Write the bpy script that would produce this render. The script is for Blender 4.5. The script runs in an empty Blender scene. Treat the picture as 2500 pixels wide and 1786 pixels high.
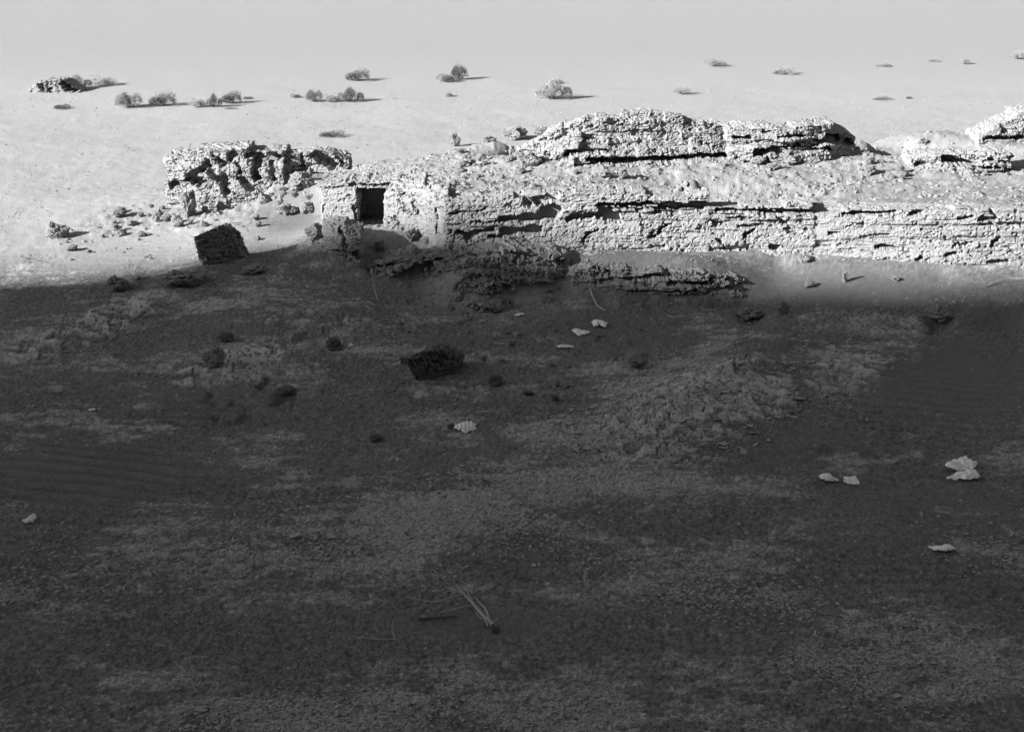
import bpy, math, random
import numpy as np
from mathutils import Vector, Matrix, Quaternion

# ------------------------------------------------------------------ camera, sky, sun, exposure
SC = bpy.context.scene
COL = SC.collection
CAM_H, PITCH, FPX = 9.84, math.radians(19.36), 2500 * 50 / 36.0
cd = bpy.data.cameras.new('camera'); cam = bpy.data.objects.new('camera', cd); COL.objects.link(cam)
cd.lens, cd.sensor_width, cd.clip_end = 50, 36, 6000
cam.location = (0, 0, CAM_H); cam.rotation_euler = (math.pi / 2 - PITCH, 0, 0)
SC.camera = cam
SUN_AZ, SUN_EL = math.radians(28), math.radians(23)
TRAVEL = Vector((math.cos(SUN_AZ) * math.cos(SUN_EL), math.sin(SUN_AZ) * math.cos(SUN_EL), -math.sin(SUN_EL)))
w = bpy.data.worlds.new('World'); SC.world = w; w.use_nodes = True
wn, wl = w.node_tree.nodes, w.node_tree.links
sky = wn.new('ShaderNodeTexSky'); sky.sky_type = 'NISHITA'; sky.sun_disc = False
sky.sun_elevation = SUN_EL; sky.sun_rotation = math.atan2(-TRAVEL.x, -TRAVEL.y)
bwn = wn.new('ShaderNodeSeparateColor')                # black-and-white film behind a red filter
wl.new(sky.outputs[0], bwn.inputs[0]); wl.new(bwn.outputs[0], wn['Background'].inputs['Color'])
wn['Background'].inputs['Strength'].default_value = 0.066
sd = bpy.data.lights.new('sun', 'SUN'); sd.energy = 5.0; sd.angle = math.radians(0.7); sd.color = (1, 1, 1)
so = bpy.data.objects.new('sun', sd); COL.objects.link(so)
so.rotation_euler = TRAVEL.to_track_quat('-Z', 'Y').to_euler(); so.location = (-60, -30, 60)
vs = SC.view_settings; vs.view_transform = 'Standard'; vs.look = 'None'; vs.gamma = 1; vs.use_curve_mapping = False
vs.exposure = 1.45
SC.cycles.max_bounces = 4; SC.cycles.diffuse_bounces = 3

# ------------------------------------------------------------------ helpers
rnd = random.Random(7)
RNG = np.random.default_rng(11)
CT, ST = math.cos(PITCH), math.sin(PITCH)
def hsh(ix, iy, iz, seed):
    h = (ix.astype(np.int64) * 374761393 + iy.astype(np.int64) * 668265263 + iz.astype(np.int64) * 2147483647 + seed * 1442695041) & 0xFFFFFFFF
    h = ((h ^ (h >> 13)) * 1274126177) & 0xFFFFFFFF
    h = ((h ^ (h >> 16)) * 2246822519) & 0xFFFFFFFF
    return ((h ^ (h >> 15)) & 0xFFFFFF) / float(0x800000) - 1.0
def vn(x, y, z=None, seed=0):
    if z is None:
        ix, iy = np.floor(x), np.floor(y); fx, fy = x - ix, y - iy
        fx = fx * fx * (3 - 2 * fx); fy = fy * fy * (3 - 2 * fy); zz = np.zeros_like(ix)
        a = hsh(ix, iy, zz, seed); b = hsh(ix + 1, iy, zz, seed); c = hsh(ix, iy + 1, zz, seed); d = hsh(ix + 1, iy + 1, zz, seed)
        return (a + (b - a) * fx) * (1 - fy) + (c + (d - c) * fx) * fy
    ix, iy, iz = np.floor(x), np.floor(y), np.floor(z); fx, fy, fz = x - ix, y - iy, z - iz
    fx = fx * fx * (3 - 2 * fx); fy = fy * fy * (3 - 2 * fy); fz = fz * fz * (3 - 2 * fz)
    def pl(k):
        a = hsh(ix, iy, k, seed); b = hsh(ix + 1, iy, k, seed); c = hsh(ix, iy + 1, k, seed); d = hsh(ix + 1, iy + 1, k, seed)
        return (a + (b - a) * fx) * (1 - fy) + (c + (d - c) * fx) * fy
    return pl(iz) * (1 - fz) + pl(iz + 1) * fz
def fbm(x, y, z=None, oc=4, seed=0, gain=.5):
    s, a, t = 0, 1.0, 0
    for i in range(oc):
        k = 2.03 ** i
        s = s + a * vn(x * k + 17.3 * i, y * k - 9.1 * i, None if z is None else z * k, seed + i); t += a; a *= gain
    return s / t
def worley(x, y, seed=0):
    ix, iy = np.floor(x), np.floor(y); z = np.zeros_like(ix)
    f1 = np.full(x.shape, 9.); f2 = f1.copy(); cid = z.copy(); cx = z.copy(); cy = z.copy()
    for a in (-1, 0, 1):
        for b in (-1, 0, 1):
            jx, jy = ix + a, iy + b
            qx = jx + .5 + .48 * hsh(jx, jy, z, seed); qy = jy + .5 + .48 * hsh(jx, jy, z, seed + 1)
            d = np.hypot(x - qx, y - qy); nr = d < f1
            f2 = np.where(nr, f1, np.minimum(f2, d)); f1 = np.where(nr, d, f1)
            cid = np.where(nr, hsh(jx, jy, z, seed + 2), cid); cx = np.where(nr, x - qx, cx); cy = np.where(nr, y - qy, cy)
    return f2 - f1, cid, cx, cy
def sst(a, b, x):
    t = np.clip((x - a) / (b - a), 0, 1); return t * t * (3 - 2 * t)
def unproj(px, py, z):
    a, v = (px - 1250) / FPX, (893 - py) / FPX
    dy, dz = CT + v * ST, -ST + v * CT
    t = (z - CAM_H) / dz
    return a * t, dy * t
def on_plane(px, py, Y):                                # ray through a pixel meets the upright plane at Y
    a, v = (px - 1250) / FPX, (893 - py) / FPX
    t = Y / (CT + v * ST)
    return a * t, CAM_H + t * (-ST + v * CT)
def proj(X, Y, Z):
    dz = Z - CAM_H; d = Y * CT - dz * ST; u = Y * ST + dz * CT
    return 1250 + FPX * X / d, 893 - FPX * u / d
def mesh(name, V, F, mat=None, smooth=True):
    me = bpy.data.meshes.new(name); V = np.asarray(V, np.float32); F = np.asarray(F, np.int32)
    k = F.shape[1]; me.vertices.add(len(V)); me.vertices.foreach_set('co', V.ravel())
    me.loops.add(F.size); me.loops.foreach_set('vertex_index', F.ravel())
    me.polygons.add(len(F)); me.polygons.foreach_set('loop_start', np.arange(0, F.size, k, dtype=np.int32))
    me.update(calc_edges=True)
    me.polygons.foreach_set('use_smooth', np.full(len(F), smooth))
    if mat: me.materials.append(mat)
    return me
def obj(name, me, parent=None, loc=None):
    o = bpy.data.objects.new(name, me); COL.objects.link(o)
    if parent: o.parent = parent
    if loc is not None: o.location = loc
    return o
def tag(o, label=None, cat=None, group=None, kind=None):
    for k, v in (('label', label), ('category', cat), ('group', group), ('kind', kind)):
        if v: o[k] = v
    return o
def attr(me, name, vals):
    a = me.attributes.new(name, 'FLOAT', 'POINT'); a.data.foreach_set('value', np.asarray(vals, np.float32))
def ico(sub):
    import bmesh
    bm = bmesh.new(); bmesh.ops.create_icosphere(bm, subdivisions=sub, radius=1)
    V = np.array([v.co[:] for v in bm.verts]); F = np.array([[v.index for v in f.verts] for f in bm.faces]); bm.free()
    return V, F

# ------------------------------------------------------------------ materials (all grey: a black-and-white picture)
def mat_new(name):
    m = bpy.data.materials.new(name); m.use_nodes = True
    b = m.node_tree.nodes['Principled BSDF']; b.inputs['Roughness'].default_value = 1.0
    b.inputs['Specular IOR Level'].default_value = 0.05
    return m, m.node_tree.nodes, m.node_tree.links, b
def noise(n, l, co, scale, detail=4, rough=.6):
    t = n.new('ShaderNodeTexNoise'); t.inputs['Scale'].default_value = scale; t.inputs['Detail'].default_value = detail
    t.inputs['Roughness'].default_value = rough; l.new(co, t.inputs['Vector']); return t.outputs['Fac']
def mrange(n, l, v, a, b, c, d):
    t = n.new('ShaderNodeMapRange'); l.new(v, t.inputs[0])
    for i, x in enumerate((a, b, c, d)): t.inputs[i + 1].default_value = x
    return t.outputs[0]
def mth(n, l, op, a, b):
    t = n.new('ShaderNodeMath'); t.operation = op
    for i, x in enumerate((a, b)):
        if isinstance(x, (int, float)): t.inputs[i].default_value = x
        else: l.new(x, t.inputs[i])
    return t.outputs[0]
def bump(n, l, b, h, s, d=.02):
    t = n.new('ShaderNodeBump'); t.inputs['Strength'].default_value = s; t.inputs['Distance'].default_value = d
    l.new(h, t.inputs['Height']); l.new(t.outputs[0], b.inputs['Normal'])
def simple(name, lo, hi, scale=20, bs=.4, bd=.01, detail=5):
    m, n, l, b = mat_new(name)
    co = n.new('ShaderNodeTexCoord').outputs['Object']
    f = noise(n, l, co, scale, detail, .65)
    l.new(mrange(n, l, f, .3, .7, lo, hi), b.inputs['Base Color'])
    if bs: bump(n, l, b, noise(n, l, co, scale * 3, 3), bs, bd)
    return m
def ground_mat():
    m, n, l, b = mat_new('sandy_ground')
    co = n.new('ShaderNodeNewGeometry').outputs['Position']
    at = n.new('ShaderNodeAttribute'); at.attribute_name = 'tone'
    g = noise(n, l, co, 40, 3, .7)
    l.new(mth(n, l, 'MULTIPLY', at.outputs['Fac'], mrange(n, l, g, .28, .72, .55, 1.45)), b.inputs['Base Color'])
    bump(n, l, b, g, .9, .03)
    return m
M_GROUND = ground_mat()
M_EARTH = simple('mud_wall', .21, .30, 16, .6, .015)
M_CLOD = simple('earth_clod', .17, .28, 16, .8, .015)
M_DARK = simple('dark_stone', .08, .16, 12, .5, .01)
M_CLAY = simple('dried_clay', .28, .43, 8, .3, .01)
M_TRASH = simple('pale_plastic', .78, .90, 6, .1, .004)
M_TWIG = simple('bleached_wood', .32, .48, 25, .3, .003)
M_TWIGD = simple('dark_wood', .07, .14, 25, .3, .003)
M_SHRUB = simple('grey_shrub', .09, .19, 3, 0)
M_DRY = simple('dry_shrub', .22, .36, 3, 0)
M_BRICK = simple('fort_mud', .28, .38, 2, .6, .05)

# ------------------------------------------------------------------ the walls of the ruin, in plan
# stations: (pixel column, foot row, foot height, crest row); they give each wall its plane, foot and crest
def stations(rows):
    out = []
    for px, pb, zb, pt in rows:
        X, Y = unproj(px, pb, zb); _, zt = on_plane(px, pt, Y); out.append((px, Y, zb, zt, X))
    return np.array(out)
WALLS = {
 'A': stations([(405, 508, .25, 386), (470, 512, .3, 378), (560, 508, .4, 371), (640, 490, .6, 370), (692, 480, .75, 376)]),
 'A2': stations([(690, 432, 1.25, 378), (745, 426, 1.3, 367), (800, 424, 1.35, 368), (850, 424, 1.4, 392)]),
 'B': stations([(783, 556, .88, 456), (860, 560, .9, 447), (945, 566, .92, 447), (1020, 580, .92, 449), (1092, 612, .85, 468)]),
 'C1': stations([(1085, 618, .85, 488), (1180, 614, .9, 492), (1300, 612, .91, 476), (1380, 614, .90, 471), (1560, 616, .89, 472), (1733, 618, .88, 470)]),
 'C2': stations([(1722, 617, .88, 502), (1860, 620, .87, 503), (1986, 628, .84, 500)]),
 'C3': stations([(1974, 626, .845, 524), (2010, 628, .84, 520), (2150, 640, .81, 512), (2350, 652, .80, 511), (2560, 654, .80, 505)]),
 'E1': stations([(1268, 404, 2.15, 372), (1300, 406, 2.16, 346), (1345, 408, 2.18, 322), (1400, 410, 2.2, 300), (1430, 410, 2.2, 280), (1470, 410, 2.2, 276), (1640, 404, 2.22, 282), (1720, 400, 2.25, 306), (1795, 396, 2.25, 316)]),
 'E2': stations([(1780, 404, 2.2, 318), (1840, 410, 2.17, 309), (1960, 408, 2.2, 311), (2055, 392, 2.25, 308), (2085, 380, 2.3, 335)]),
 'E3': stations([(2225, 414, 2.2, 388), (2300, 416, 2.2, 376), (2380, 420, 2.2, 376), (2478, 424, 2.2, 376)]),
 'E4': stations([(2390, 354, 2.15, 328), (2450, 350, 2.15, 292), (2500, 348, 2.15, 272), (2600, 348, 2.15, 262)]),
}
WALLS['D1'] = stations([(1066, 735, .26, 640), (1110, 757, .18, 612), (1180, 768, .18, 606), (1250, 762, .2, 612)])
WALLS['D2'] = stations([(1228, 745, .26, 610), (1330, 735, .3, 618), (1420, 716, .36, 640), (1436, 712, .36, 670)])
WALLS['D3'] = stations([(1400, 726, .34, 668), (1440, 730, .34, 655), (1560, 736, .32, 660), (1720, 742, .32, 664), (1830, 722, .40, 680), (1872, 706, .45, 694)])
WALLS['H'] = stations([(792, 632, .5, 549), (832, 655, .44, 547), (878, 662, .42, 560)])
WALLS['H2'] = stations([(900, 680, .4, 660), (940, 690, .38, 628), (1000, 694, .36, 615), (1090, 705, .32, 612)])
def wY(s, px): return np.interp(px, s[:, 0], s[:, 1])
# ------------------------------------------------------------------ the lie of the land
LO, UP = [], []
def cp(L, *pts):
    for px, py, z in pts:
        X, Y = unproj(px, py, z)
        for q in L: q.append((X, Y, z))
# near hollow and foreground
cp([LO], (-300,1786,0),(0,1786,0),(600,1786,0),(1250,1786,0.02),(1900,1786,0),(2500,1786,0),(2800,1786,0),(-300,1500,0),(0,1500,0),(600,1500,0),(1250,1480,-.02),(1900,1480,0),(2500,1500,0),(2800,1400,0),
   (-300,1200,0),(0,1200,-.03),(400,1180,-.03),(700,1300,.12),(1100,1250,.1),(1500,1250,.03),(2000,1220,-.03),(2400,1200,0),(2800,1150,.05),(0,1000,.02),(300,980,0),(600,1050,.0),(900,1080,.03),(1250,1080,.06))
# left: plain, mound crest and its shaded flank
cp([LO], (-300,690,0),(0,690,0),(-300,560,0),(0,560,0),(150,570,.02),(0,800,.02),(120,830,.14),(220,790,.26),(300,760,.28),(330,850,.1),(260,705,.22),(340,705,.34),(420,690,.46),(500,650,.56),(600,645,.5),(700,650,.5),(780,660,.48),
   (200,660,.04),(300,640,.1),(420,630,.22),(450,590,.25),(600,600,.5),(700,590,.55),(600,560,.48),(730,540,.6),(300,545,.15),(400,560,.2),(500,560,.35),(480,530,.35),(620,520,.55),(700,500,.75),(745,472,.98),(700,462,.95),(650,470,.8),(765,500,.82),
   (450,760,.32),(600,760,.4),(750,760,.42),(450,880,.2),(600,880,.2),(750,900,.18),(600,960,.05),(450,980,.02))
# middle slope
cp([LO], (900,660,.45),(980,690,.4),(900,760,.4),(1000,800,.36),(1100,775,.28),(1180,775,.26),(1300,765,.3),(1420,735,.36),(1520,740,.36),(1680,750,.34),(1800,735,.4),(900,900,.2),(1000,950,.15),(1100,900,.2),(1250,900,.2),(1250,830,.25),(1400,870,.2),(1400,980,.14),(1000,1020,.06),
   (1550,850,.24),(1650,800,.3),(900,620,.7),(980,640,.6),(1030,610,.78))
# right bank, flaky hill and hollow
cp([LO], (1880,690,.55),(1900,640,.75),(2000,660,.72),(2150,670,.7),(2300,670,.7),(2500,670,.72),(2700,670,.72),(2000,730,.46),(2150,740,.46),(2300,745,.5),(2420,745,.52),(2500,740,.56),(2700,740,.6),(2300,800,.2),(2450,790,.22),(2700,800,.3),(2150,800,.3),(2000,800,.3),
   (2300,900,.05),(2500,880,.1),(2700,900,.1),(2150,900,.2),(2000,900,.32),(1850,890,.42),(1780,880,.44),(1700,950,.4),(1600,1000,.34),(1700,1050,.28),(1850,1000,.25),(2000,980,.15),(1500,1050,.2),(2250,1020,-.02),(2500,1000,.05),(1850,1120,.04),(1600,1130,.1))
# top of the ruin and the ridge, then down to the plain behind
cp([UP], (1100,440,1.95),(1000,440,1.9),(880,436,1.75),(830,438,1.5),(780,440,1.2),(1100,405,1.95),(1000,400,1.8),(920,402,1.65),(1200,440,2.02),(1200,395,2.12),(1300,430,2.12),(1300,385,2.2),(1400,430,2.15),(1550,430,2.15),(1700,430,2.15),(1850,440,2.12),(2000,430,2.15),(2150,430,2.15),(2300,440,2.15),(2500,440,2.15),(2700,440,2.15),
   (2130,385,2.25),(2200,390,2.22),(2120,354,2.2),(2300,348,2.15),(2480,365,2.3),(2700,360,2.3),(2200,330,2.05),(2350,330,2.05),(1120,368,1.95),(1230,356,2.0),(900,400,1.55))
for px in range(-900, 3600, 260):
    for Y, z in ((52, 0), (60, 0), (75, 0), (100, 0), (130, 0)):
        for q in (LO, UP): q.append(((px - 1250) / FPX * Y, Y, z))
for X, Y in ((-12, 46), (-8, 45.5), (-4, 46), (0, 46.5), (4, 47), (8, 47.5), (12, 47.5), (16, 47), (20, 47), (-15, 42), (-18, 40), (-25, 30), (25, 48)):
    for q in (LO, UP): q.append((X, Y, 0))
for k, s in WALLS.items():
    for px in np.arange(s[0, 0] + 8, s[-1, 0], 70):
        Y = wY(s, px); zb = np.interp(px, s[:, 0], s[:, 2]); zt = np.interp(px, s[:, 0], s[:, 3])
        X = on_plane(px, 500, Y)[0]
        if k[0] in 'BC': LO.append((X, Y - .12, zb + .06)); LO.append((X, Y + 3, zb)); UP.append((X, Y + .25, zt + .03))
        elif k[0] == 'E': UP.append((X, Y - .1, zb)); UP.append((X, Y + 1.2, zb + .05)); UP.append((X, Y + 3.2, zb * .55))
        elif k == 'A2':
            for q in (LO, UP): q.append((X, Y - .1, zb)); q.append((X, Y + 2.6, .7))
        elif k == 'A': LO.append((X, Y - .12, zb)); LO.append((X, Y + 1.0, zb)); LO.append((X, Y + 2.6, .2))
        elif k != 'H':                                       # sand lies level behind the low ledges
            q = {'D1': 1.0, 'D2': .6, 'D3': .3, 'H2': .5}[k]; row = proj(X, Y, zt)[1]
            Xq, zq = on_plane(px, row, Y + q); LO.append((X, Y - .2, zb)); LO.append((Xq, Y + q + .3, zq + (.02 if k == 'D3' else -.16)))
C2 = .3 ** 2
def rbf(P):
    P = np.array(P)
    A = np.sqrt((P[:, None, 0] - P[None, :, 0]) ** 2 + (P[:, None, 1] - P[None, :, 1]) ** 2 + C2)
    W = np.linalg.solve(A + 1e-3 * np.eye(len(P)), P[:, 2]).astype(np.float32)
    cx, cy = P[:, 0].astype(np.float32), P[:, 1].astype(np.float32)
    def f(X, Y):
        out = np.zeros(X.shape, np.float32); Xf, Yf, o = X.ravel().astype(np.float32), Y.ravel().astype(np.float32), out.ravel()
        for i in range(0, len(Xf), 20000):
            x, y = Xf[i:i + 20000, None], Yf[i:i + 20000, None]
            o[i:i + 20000] = np.sqrt((x - cx) ** 2 + (y - cy) ** 2 + C2) @ W
        return o.reshape(X.shape)
    return f
f_lo, f_up = rbf(LO), rbf(UP)
FRONT = np.concatenate([WALLS[k] for k in ('B', 'C1', 'C2', 'C3')]); FRONT = FRONT[np.argsort(FRONT[:, 4])]
def base_h(X, Y):
    lo, up = f_lo(X, Y), f_up(X, Y)
    yw = np.interp(X, FRONT[:, 4], FRONT[:, 1]) + np.where((X > -4.25) & (X < -3.1), 1.45, 0)
    for k in ('C1', 'C2', 'C3'):
        q = WALLS[k]; yw = np.maximum(yw, np.where((X > q[0, 4] - .1) & (X < q[-1, 4] + .15), np.interp(X, q[:, 4], q[:, 1]), 0))
    f = sst(.12, .34, Y - yw) * sst(-5.02 - 3.2 * sst(38.2, 40.5, Y), -4.9, X)
    return lo + (up - lo) * f
# zones given by ellipses: (px, py, half width, half height, tilt degrees, weight)
def zone(px, py, L):
    m = np.zeros_like(px)
    for cx, cy, a, b, t, wt in L:
        t = math.radians(t); dx, dy = px - cx, py - cy
        u = (dx * math.cos(t) - dy * math.sin(t)) / a; v = (dx * math.sin(t) + dy * math.cos(t)) / b
        m = np.maximum(m, wt * np.exp(-1.2 * (u * u + v * v) ** 1.5))
    return m
CRUST = [(1740,980,360,110,12,1.0),(1640,1080,240,70,5,.9),(2080,900,220,60,8,.7),(230,800,210,60,22,.95),(560,890,260,60,18,.75),(90,850,150,50,15,.75),(1080,1270,420,80,0,.75),(1400,1200,330,60,-3,.7),(760,1340,280,60,-8,.6),
  (300,1400,330,80,6,.5),(1750,1430,320,90,-8,.5),(2250,1620,330,110,-5,.65),(700,1745,600,50,2,.5),(1350,1740,300,60,-8,.55),(2400,1330,150,60,-15,.55),(500,740,300,40,10,.5),(800,850,250,60,15,.45),(60,1090,110,40,0,.5),(1650,890,200,40,14,.6),(2150,790,200,35,8,.4)]
SMOOTH = [(2330,930,230,110,0,1),(220,1150,330,90,0,1),(2050,700,420,60,-2,1),(700,560,110,40,20,1),(1500,620,160,30,0,.9),(1150,1520,220,40,0,.9),(1500,810,200,50,0,.7),(2300,1250,230,80,0,.6),(350,610,200,40,15,.8),(1960,1080,200,50,0,.6),(950,690,100,40,0,.5),(430,980,300,50,0,.6),(2440,775,150,45,0,.85)]
RUIN = [(1500,440,1000,130,0,1),(2100,400,700,120,0,1),(950,480,350,130,0,1),(560,500,250,90,10,1),(1250,680,260,90,0,1),(300,545,160,45,15,.7)]
def full_h(X, Y):
    z = base_h(X, Y)
    px, py = proj(X, Y, z)
    sm = zone(px, py, SMOOTH); cr = zone(px, py, CRUST); ru = np.where(Y < 46, zone(px, py, RUIN), 0)
    far = sst(42, 60, Y)
    rough = (1 - .85 * sm) * (1 - .5 * far)
    z = z + .05 * fbm(X / 2.2, Y / 2.2, seed=3) * (1 - .7 * sst(55, 75, Y)) + far * .08 * fbm(X / 13, Y / 11, oc=2, seed=5) * sst(85, 60, Y)
    z = z + rough * (.022 - .016 * sst(50, 75, Y)) * fbm(X / .35, Y / .35, oc=4, seed=9, gain=.6)
    lum = np.clip(fbm(X / .5 + .15 * vn(X / .2, Y / .2, seed=4), Y / .5, oc=4, seed=21, gain=.65) + .12, 0, 1)
    z = z + ru * (.16 * lum + .06 * np.abs(fbm(X / .22, Y / .16, oc=3, seed=23))) * rough
    # clay crust broken into plates, each with its own height, tilt and tone
    wx, wy = X + .03 * vn(X / .12, Y / .12, seed=71) + .14 * vn(X / .5, Y / .5, seed=73), Y + .03 * vn(X / .12, Y / .12, seed=72) + .14 * vn(X / .5, Y / .5, seed=70)
    bigz = sst(.45, .75, zone(px, py, CRUST[:6]))
    e1, c1, ax, ay = worley(wx / .27, wy / .20, 81); e2, c2, bx, by = worley(wx / .06, wy / .05, 91)
    e, c = np.where(bigz > .5, e1, e2), np.where(bigz > .5, c1, c2)
    tx_, ty_ = np.where(bigz > .5, ax, bx), np.where(bigz > .5, ay, by)
    shade = sst(37, 33, Y)
    pres = .25 + .46 * cr + .42 * fbm(X / 1.4, Y / 1.0, oc=3, seed=75) + .40 * fbm(X / .30, Y / .20, oc=4, seed=76, gain=.75) + .28 * fbm(X / .9, Y / .22, oc=3, seed=84, gain=.7) + .10 * c + .12 * c * bigz - .5 * sm
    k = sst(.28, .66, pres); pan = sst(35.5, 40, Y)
    plate = sst(.005, np.where(bigz > .5, .07, .13), e)
    size = .3 + .7 * bigz
    z = z + k * size * plate * (1 - .8 * pan) * (.035 + .02 * bigz + .03 * c + .03 * hsh(np.floor(c * 9e5), np.floor(c * 7e5), np.zeros_like(c), 5) * tx_ + .03 * hsh(np.floor(c * 5e5), np.floor(c * 3e5), np.zeros_like(c), 6) * ty_)
    for hx, hy, ha, hb, hh in ((1820,895,75,24,.22),(1600,1015,130,26,.16),(1920,850,80,16,.10),(250,775,50,14,.14),(190,815,40,12,.12),(720,1320,90,14,.05),(1990,1095,40,14,.12),(2080,1112,45,10,.10),(2150,805,90,12,.07),(2420,766,110,12,.07),(2080,770,120,14,.08),(1700,700,60,12,.1),(900,740,120,20,.08),(1050,800,150,22,.08),(1500,880,50,16,.1)):
        z = z + hh * zone(px, py, [(hx, hy, ha, hb, 8, 1)]) * (.35 + 1.0 * np.abs(fbm(X / .16, Y / .16, oc=3, seed=33, gain=.65)) + .5 * fbm(X / .4, Y / .4, oc=2, seed=35))
    z = z + cr * bigz * .09 * np.clip(fbm(X / .5, Y / .4, oc=3, seed=31, gain=.6), -.2, 1)
    clay = (.45 + .07 * bigz + .07 * c) * (np.where(bigz > .5, .30, .45) + np.where(bigz > .5, .70, .55) * plate) * (1 + .35 * fbm(X / .08, Y / .07, oc=3, seed=80, gain=.8))
    sand = .175 * (1 + .14 * fbm(X / 1.7, Y / 1.2, oc=3, seed=77) + .16 * fbm(X / .09, Y / .09, oc=2, seed=78) + .50 * vn(X / .03, Y / .05, seed=83) * (Y < 36) * (1 - .9 * sm))
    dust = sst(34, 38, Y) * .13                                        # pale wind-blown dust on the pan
    tone = sand + (clay - sand) * k * .9 + dust * (1 - k); tone = tone + ((.385 - .045 * sst(58, 85, Y)) * (1 + .05 * fbm(X / 6, Y / 1.5, oc=4, seed=74) * sst(75, 50, Y)) - tone) * pan * (.75 + .25 * sst(50, 70, Y))  # farthest ground evened out and toned to stand in for haze
    ruw = np.clip(ru * 1.3, 0, 1) * (1 - sm); tone = tone + (.29 + .05 * fbm(X / .3, Y / .3, oc=3, seed=79) - tone) * ruw * .8
    drift_dim = np.where(Y < 42, zone(px, py, [(715,515,105,62,15,1.3)]), 0); tone = tone + (sand * 1.05 - tone) * np.clip(drift_dim, 0, 1)      # sand drifted into the gap, darkened against glare on the sun-facing slope
    # wind ripples
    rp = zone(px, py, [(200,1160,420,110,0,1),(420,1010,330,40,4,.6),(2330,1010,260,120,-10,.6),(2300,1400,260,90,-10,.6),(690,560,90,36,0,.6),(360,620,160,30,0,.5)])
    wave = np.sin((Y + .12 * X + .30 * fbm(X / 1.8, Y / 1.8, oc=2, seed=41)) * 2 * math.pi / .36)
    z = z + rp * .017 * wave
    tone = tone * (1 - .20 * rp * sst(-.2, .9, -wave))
    # trampled sand
    tr = zone(px, py, [(640,960,190,70,10,1),(760,800,170,45,12,.8),(1450,800,220,60,0,.5),(1020,770,250,50,5,.5)])
    z = z - tr * .15 * sst(.15, .5, fbm(X / .33, Y / .38, oc=2, seed=47))
    # clear hollows: burrows and undercut edges
    for cx, cy, a, b, t, d in ((697,965,32,10,0,.22),(1835,770,38,22,10,.20),(2290,790,38,22,15,.28),(960,640,60,18,25,.25),(1030,665,55,25,25,.22),(1780,735,60,14,8,.18),(720,830,40,10,25,.08),(600,660,50,10,0,.06)):
        z = z - d * zone(px, py, [(cx, cy, a, b, t, 1)])
    z = z + .012 * fbm(X / .07, Y / .08, oc=2, seed=51) * (1 - .8 * sm) * (Y < 37)
    edge = sst(0, .06, .52 - np.abs(X / Y)) * sst(9.5, 11.5, Y) * sst(145, 128, Y)
    return np.where(edge < 1, -.3 + (z + .3) * edge, z), tone, px, py
rows, cols = 740, 940
pyv = np.linspace(-130, 1900, rows)
v = (893 - pyv) / FPX; Yr = CAM_H / (ST - v * CT) * (CT + v * ST)
Yr = np.concatenate([Yr[Yr < 150], np.linspace(Yr[-1] - .1, 9.4, 26)]); rows = len(Yr)
tx = np.linspace(-.52, .52, cols); tx = np.sign(tx) * (np.abs(tx) * .8 + .2 * tx * tx / .52)
Y = np.repeat(Yr[:, None], cols, 1); X = Y * tx[None, :]
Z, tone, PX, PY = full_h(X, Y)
YS, ZS = (Yr, Z) if Yr[0] < Yr[-1] else (Yr[::-1], Z[::-1])
idx = np.arange(rows * cols).reshape(rows, cols)
F = np.stack([idx[:-1, :-1], idx[:-1, 1:], idx[1:, 1:], idx[1:, :-1]], -1).reshape(-1, 4)[:, ::-1]
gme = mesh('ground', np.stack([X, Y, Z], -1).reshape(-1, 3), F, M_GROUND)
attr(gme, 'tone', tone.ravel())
ground = tag(obj('ground', gme), kind='structure')
def grid_h(X_, Y_):
    i = np.clip(np.interp(Y_, YS, np.arange(rows)), 0, rows - 1.001); j = np.clip(np.interp(X_ / Y_, tx, np.arange(cols)), 0, cols - 1.001)
    a, b = i.astype(int), j.astype(int); fi, fj = i - a, j - b
    return (ZS[a, b] * (1 - fi) + ZS[a + 1, b] * fi) * (1 - fj) + (ZS[a, b + 1] * (1 - fi) + ZS[a + 1, b + 1] * fi) * fj
def hz(x, y): return float(grid_h(np.array([float(x)]), np.array([float(y)]))[0])
def ground_at(px, py):                                   # where the line of sight first meets the land
    a, v = (px - 1250) / FPX, (893 - py) / FPX
    t = np.linspace(12, 140, 3000) / (CT + v * ST)
    X_, Y_, Z_ = a * t, (CT + v * ST) * t, CAM_H + t * (-ST + v * CT)
    h = grid_h(X_, Y_); i = int(np.argmax(Z_ < h))
    return Vector((X_[i], Y_[i], h[i]))
pm = mesh('desert_plain', [(-3000, -3000, -.22), (3000, -3000, -.22), (3000, 3000, -.22), (-3000, 3000, -.22)], [[0, 1, 2, 3]], M_GROUND)
attr(pm, 'tone', [.33] * 4)
tag(obj('desert_plain', pm), kind='structure')

# ------------------------------------------------------------------ ruin walls: courses of earth, fused, crumbled and carved
def remesh(boxes, voxel):
    V, F = [], []
    for c in boxes:
        n = len(V); V += c
        F += [[n, n+3, n+2, n+1], [n+4, n+5, n+6, n+7], [n, n+1, n+5, n+4], [n+1, n+2, n+6, n+5], [n+2, n+3, n+7, n+6], [n+3, n, n+4, n+7]]
    me = mesh('tmp', V, F); o = obj('tmp', me); md = o.modifiers.new('r', 'REMESH'); md.mode = 'VOXEL'; md.voxel_size = voxel
    bpy.context.view_layer.update()
    ev = o.evaluated_get(bpy.context.evaluated_depsgraph_get()); r = bpy.data.meshes.new_from_object(ev)
    bpy.data.objects.remove(o); bpy.data.meshes.remove(me)
    return r
FRAC = {101: .75, 102: .75, 103: .22, 104: .38, 105: .40, 106: .30, 107: .6, 108: .55, 109: .6, 110: .6, 111: .7, 112: .7, 113: .7, 114: .5, 115: .7, 131: .5, 301: .5, 305: .5}
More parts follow.
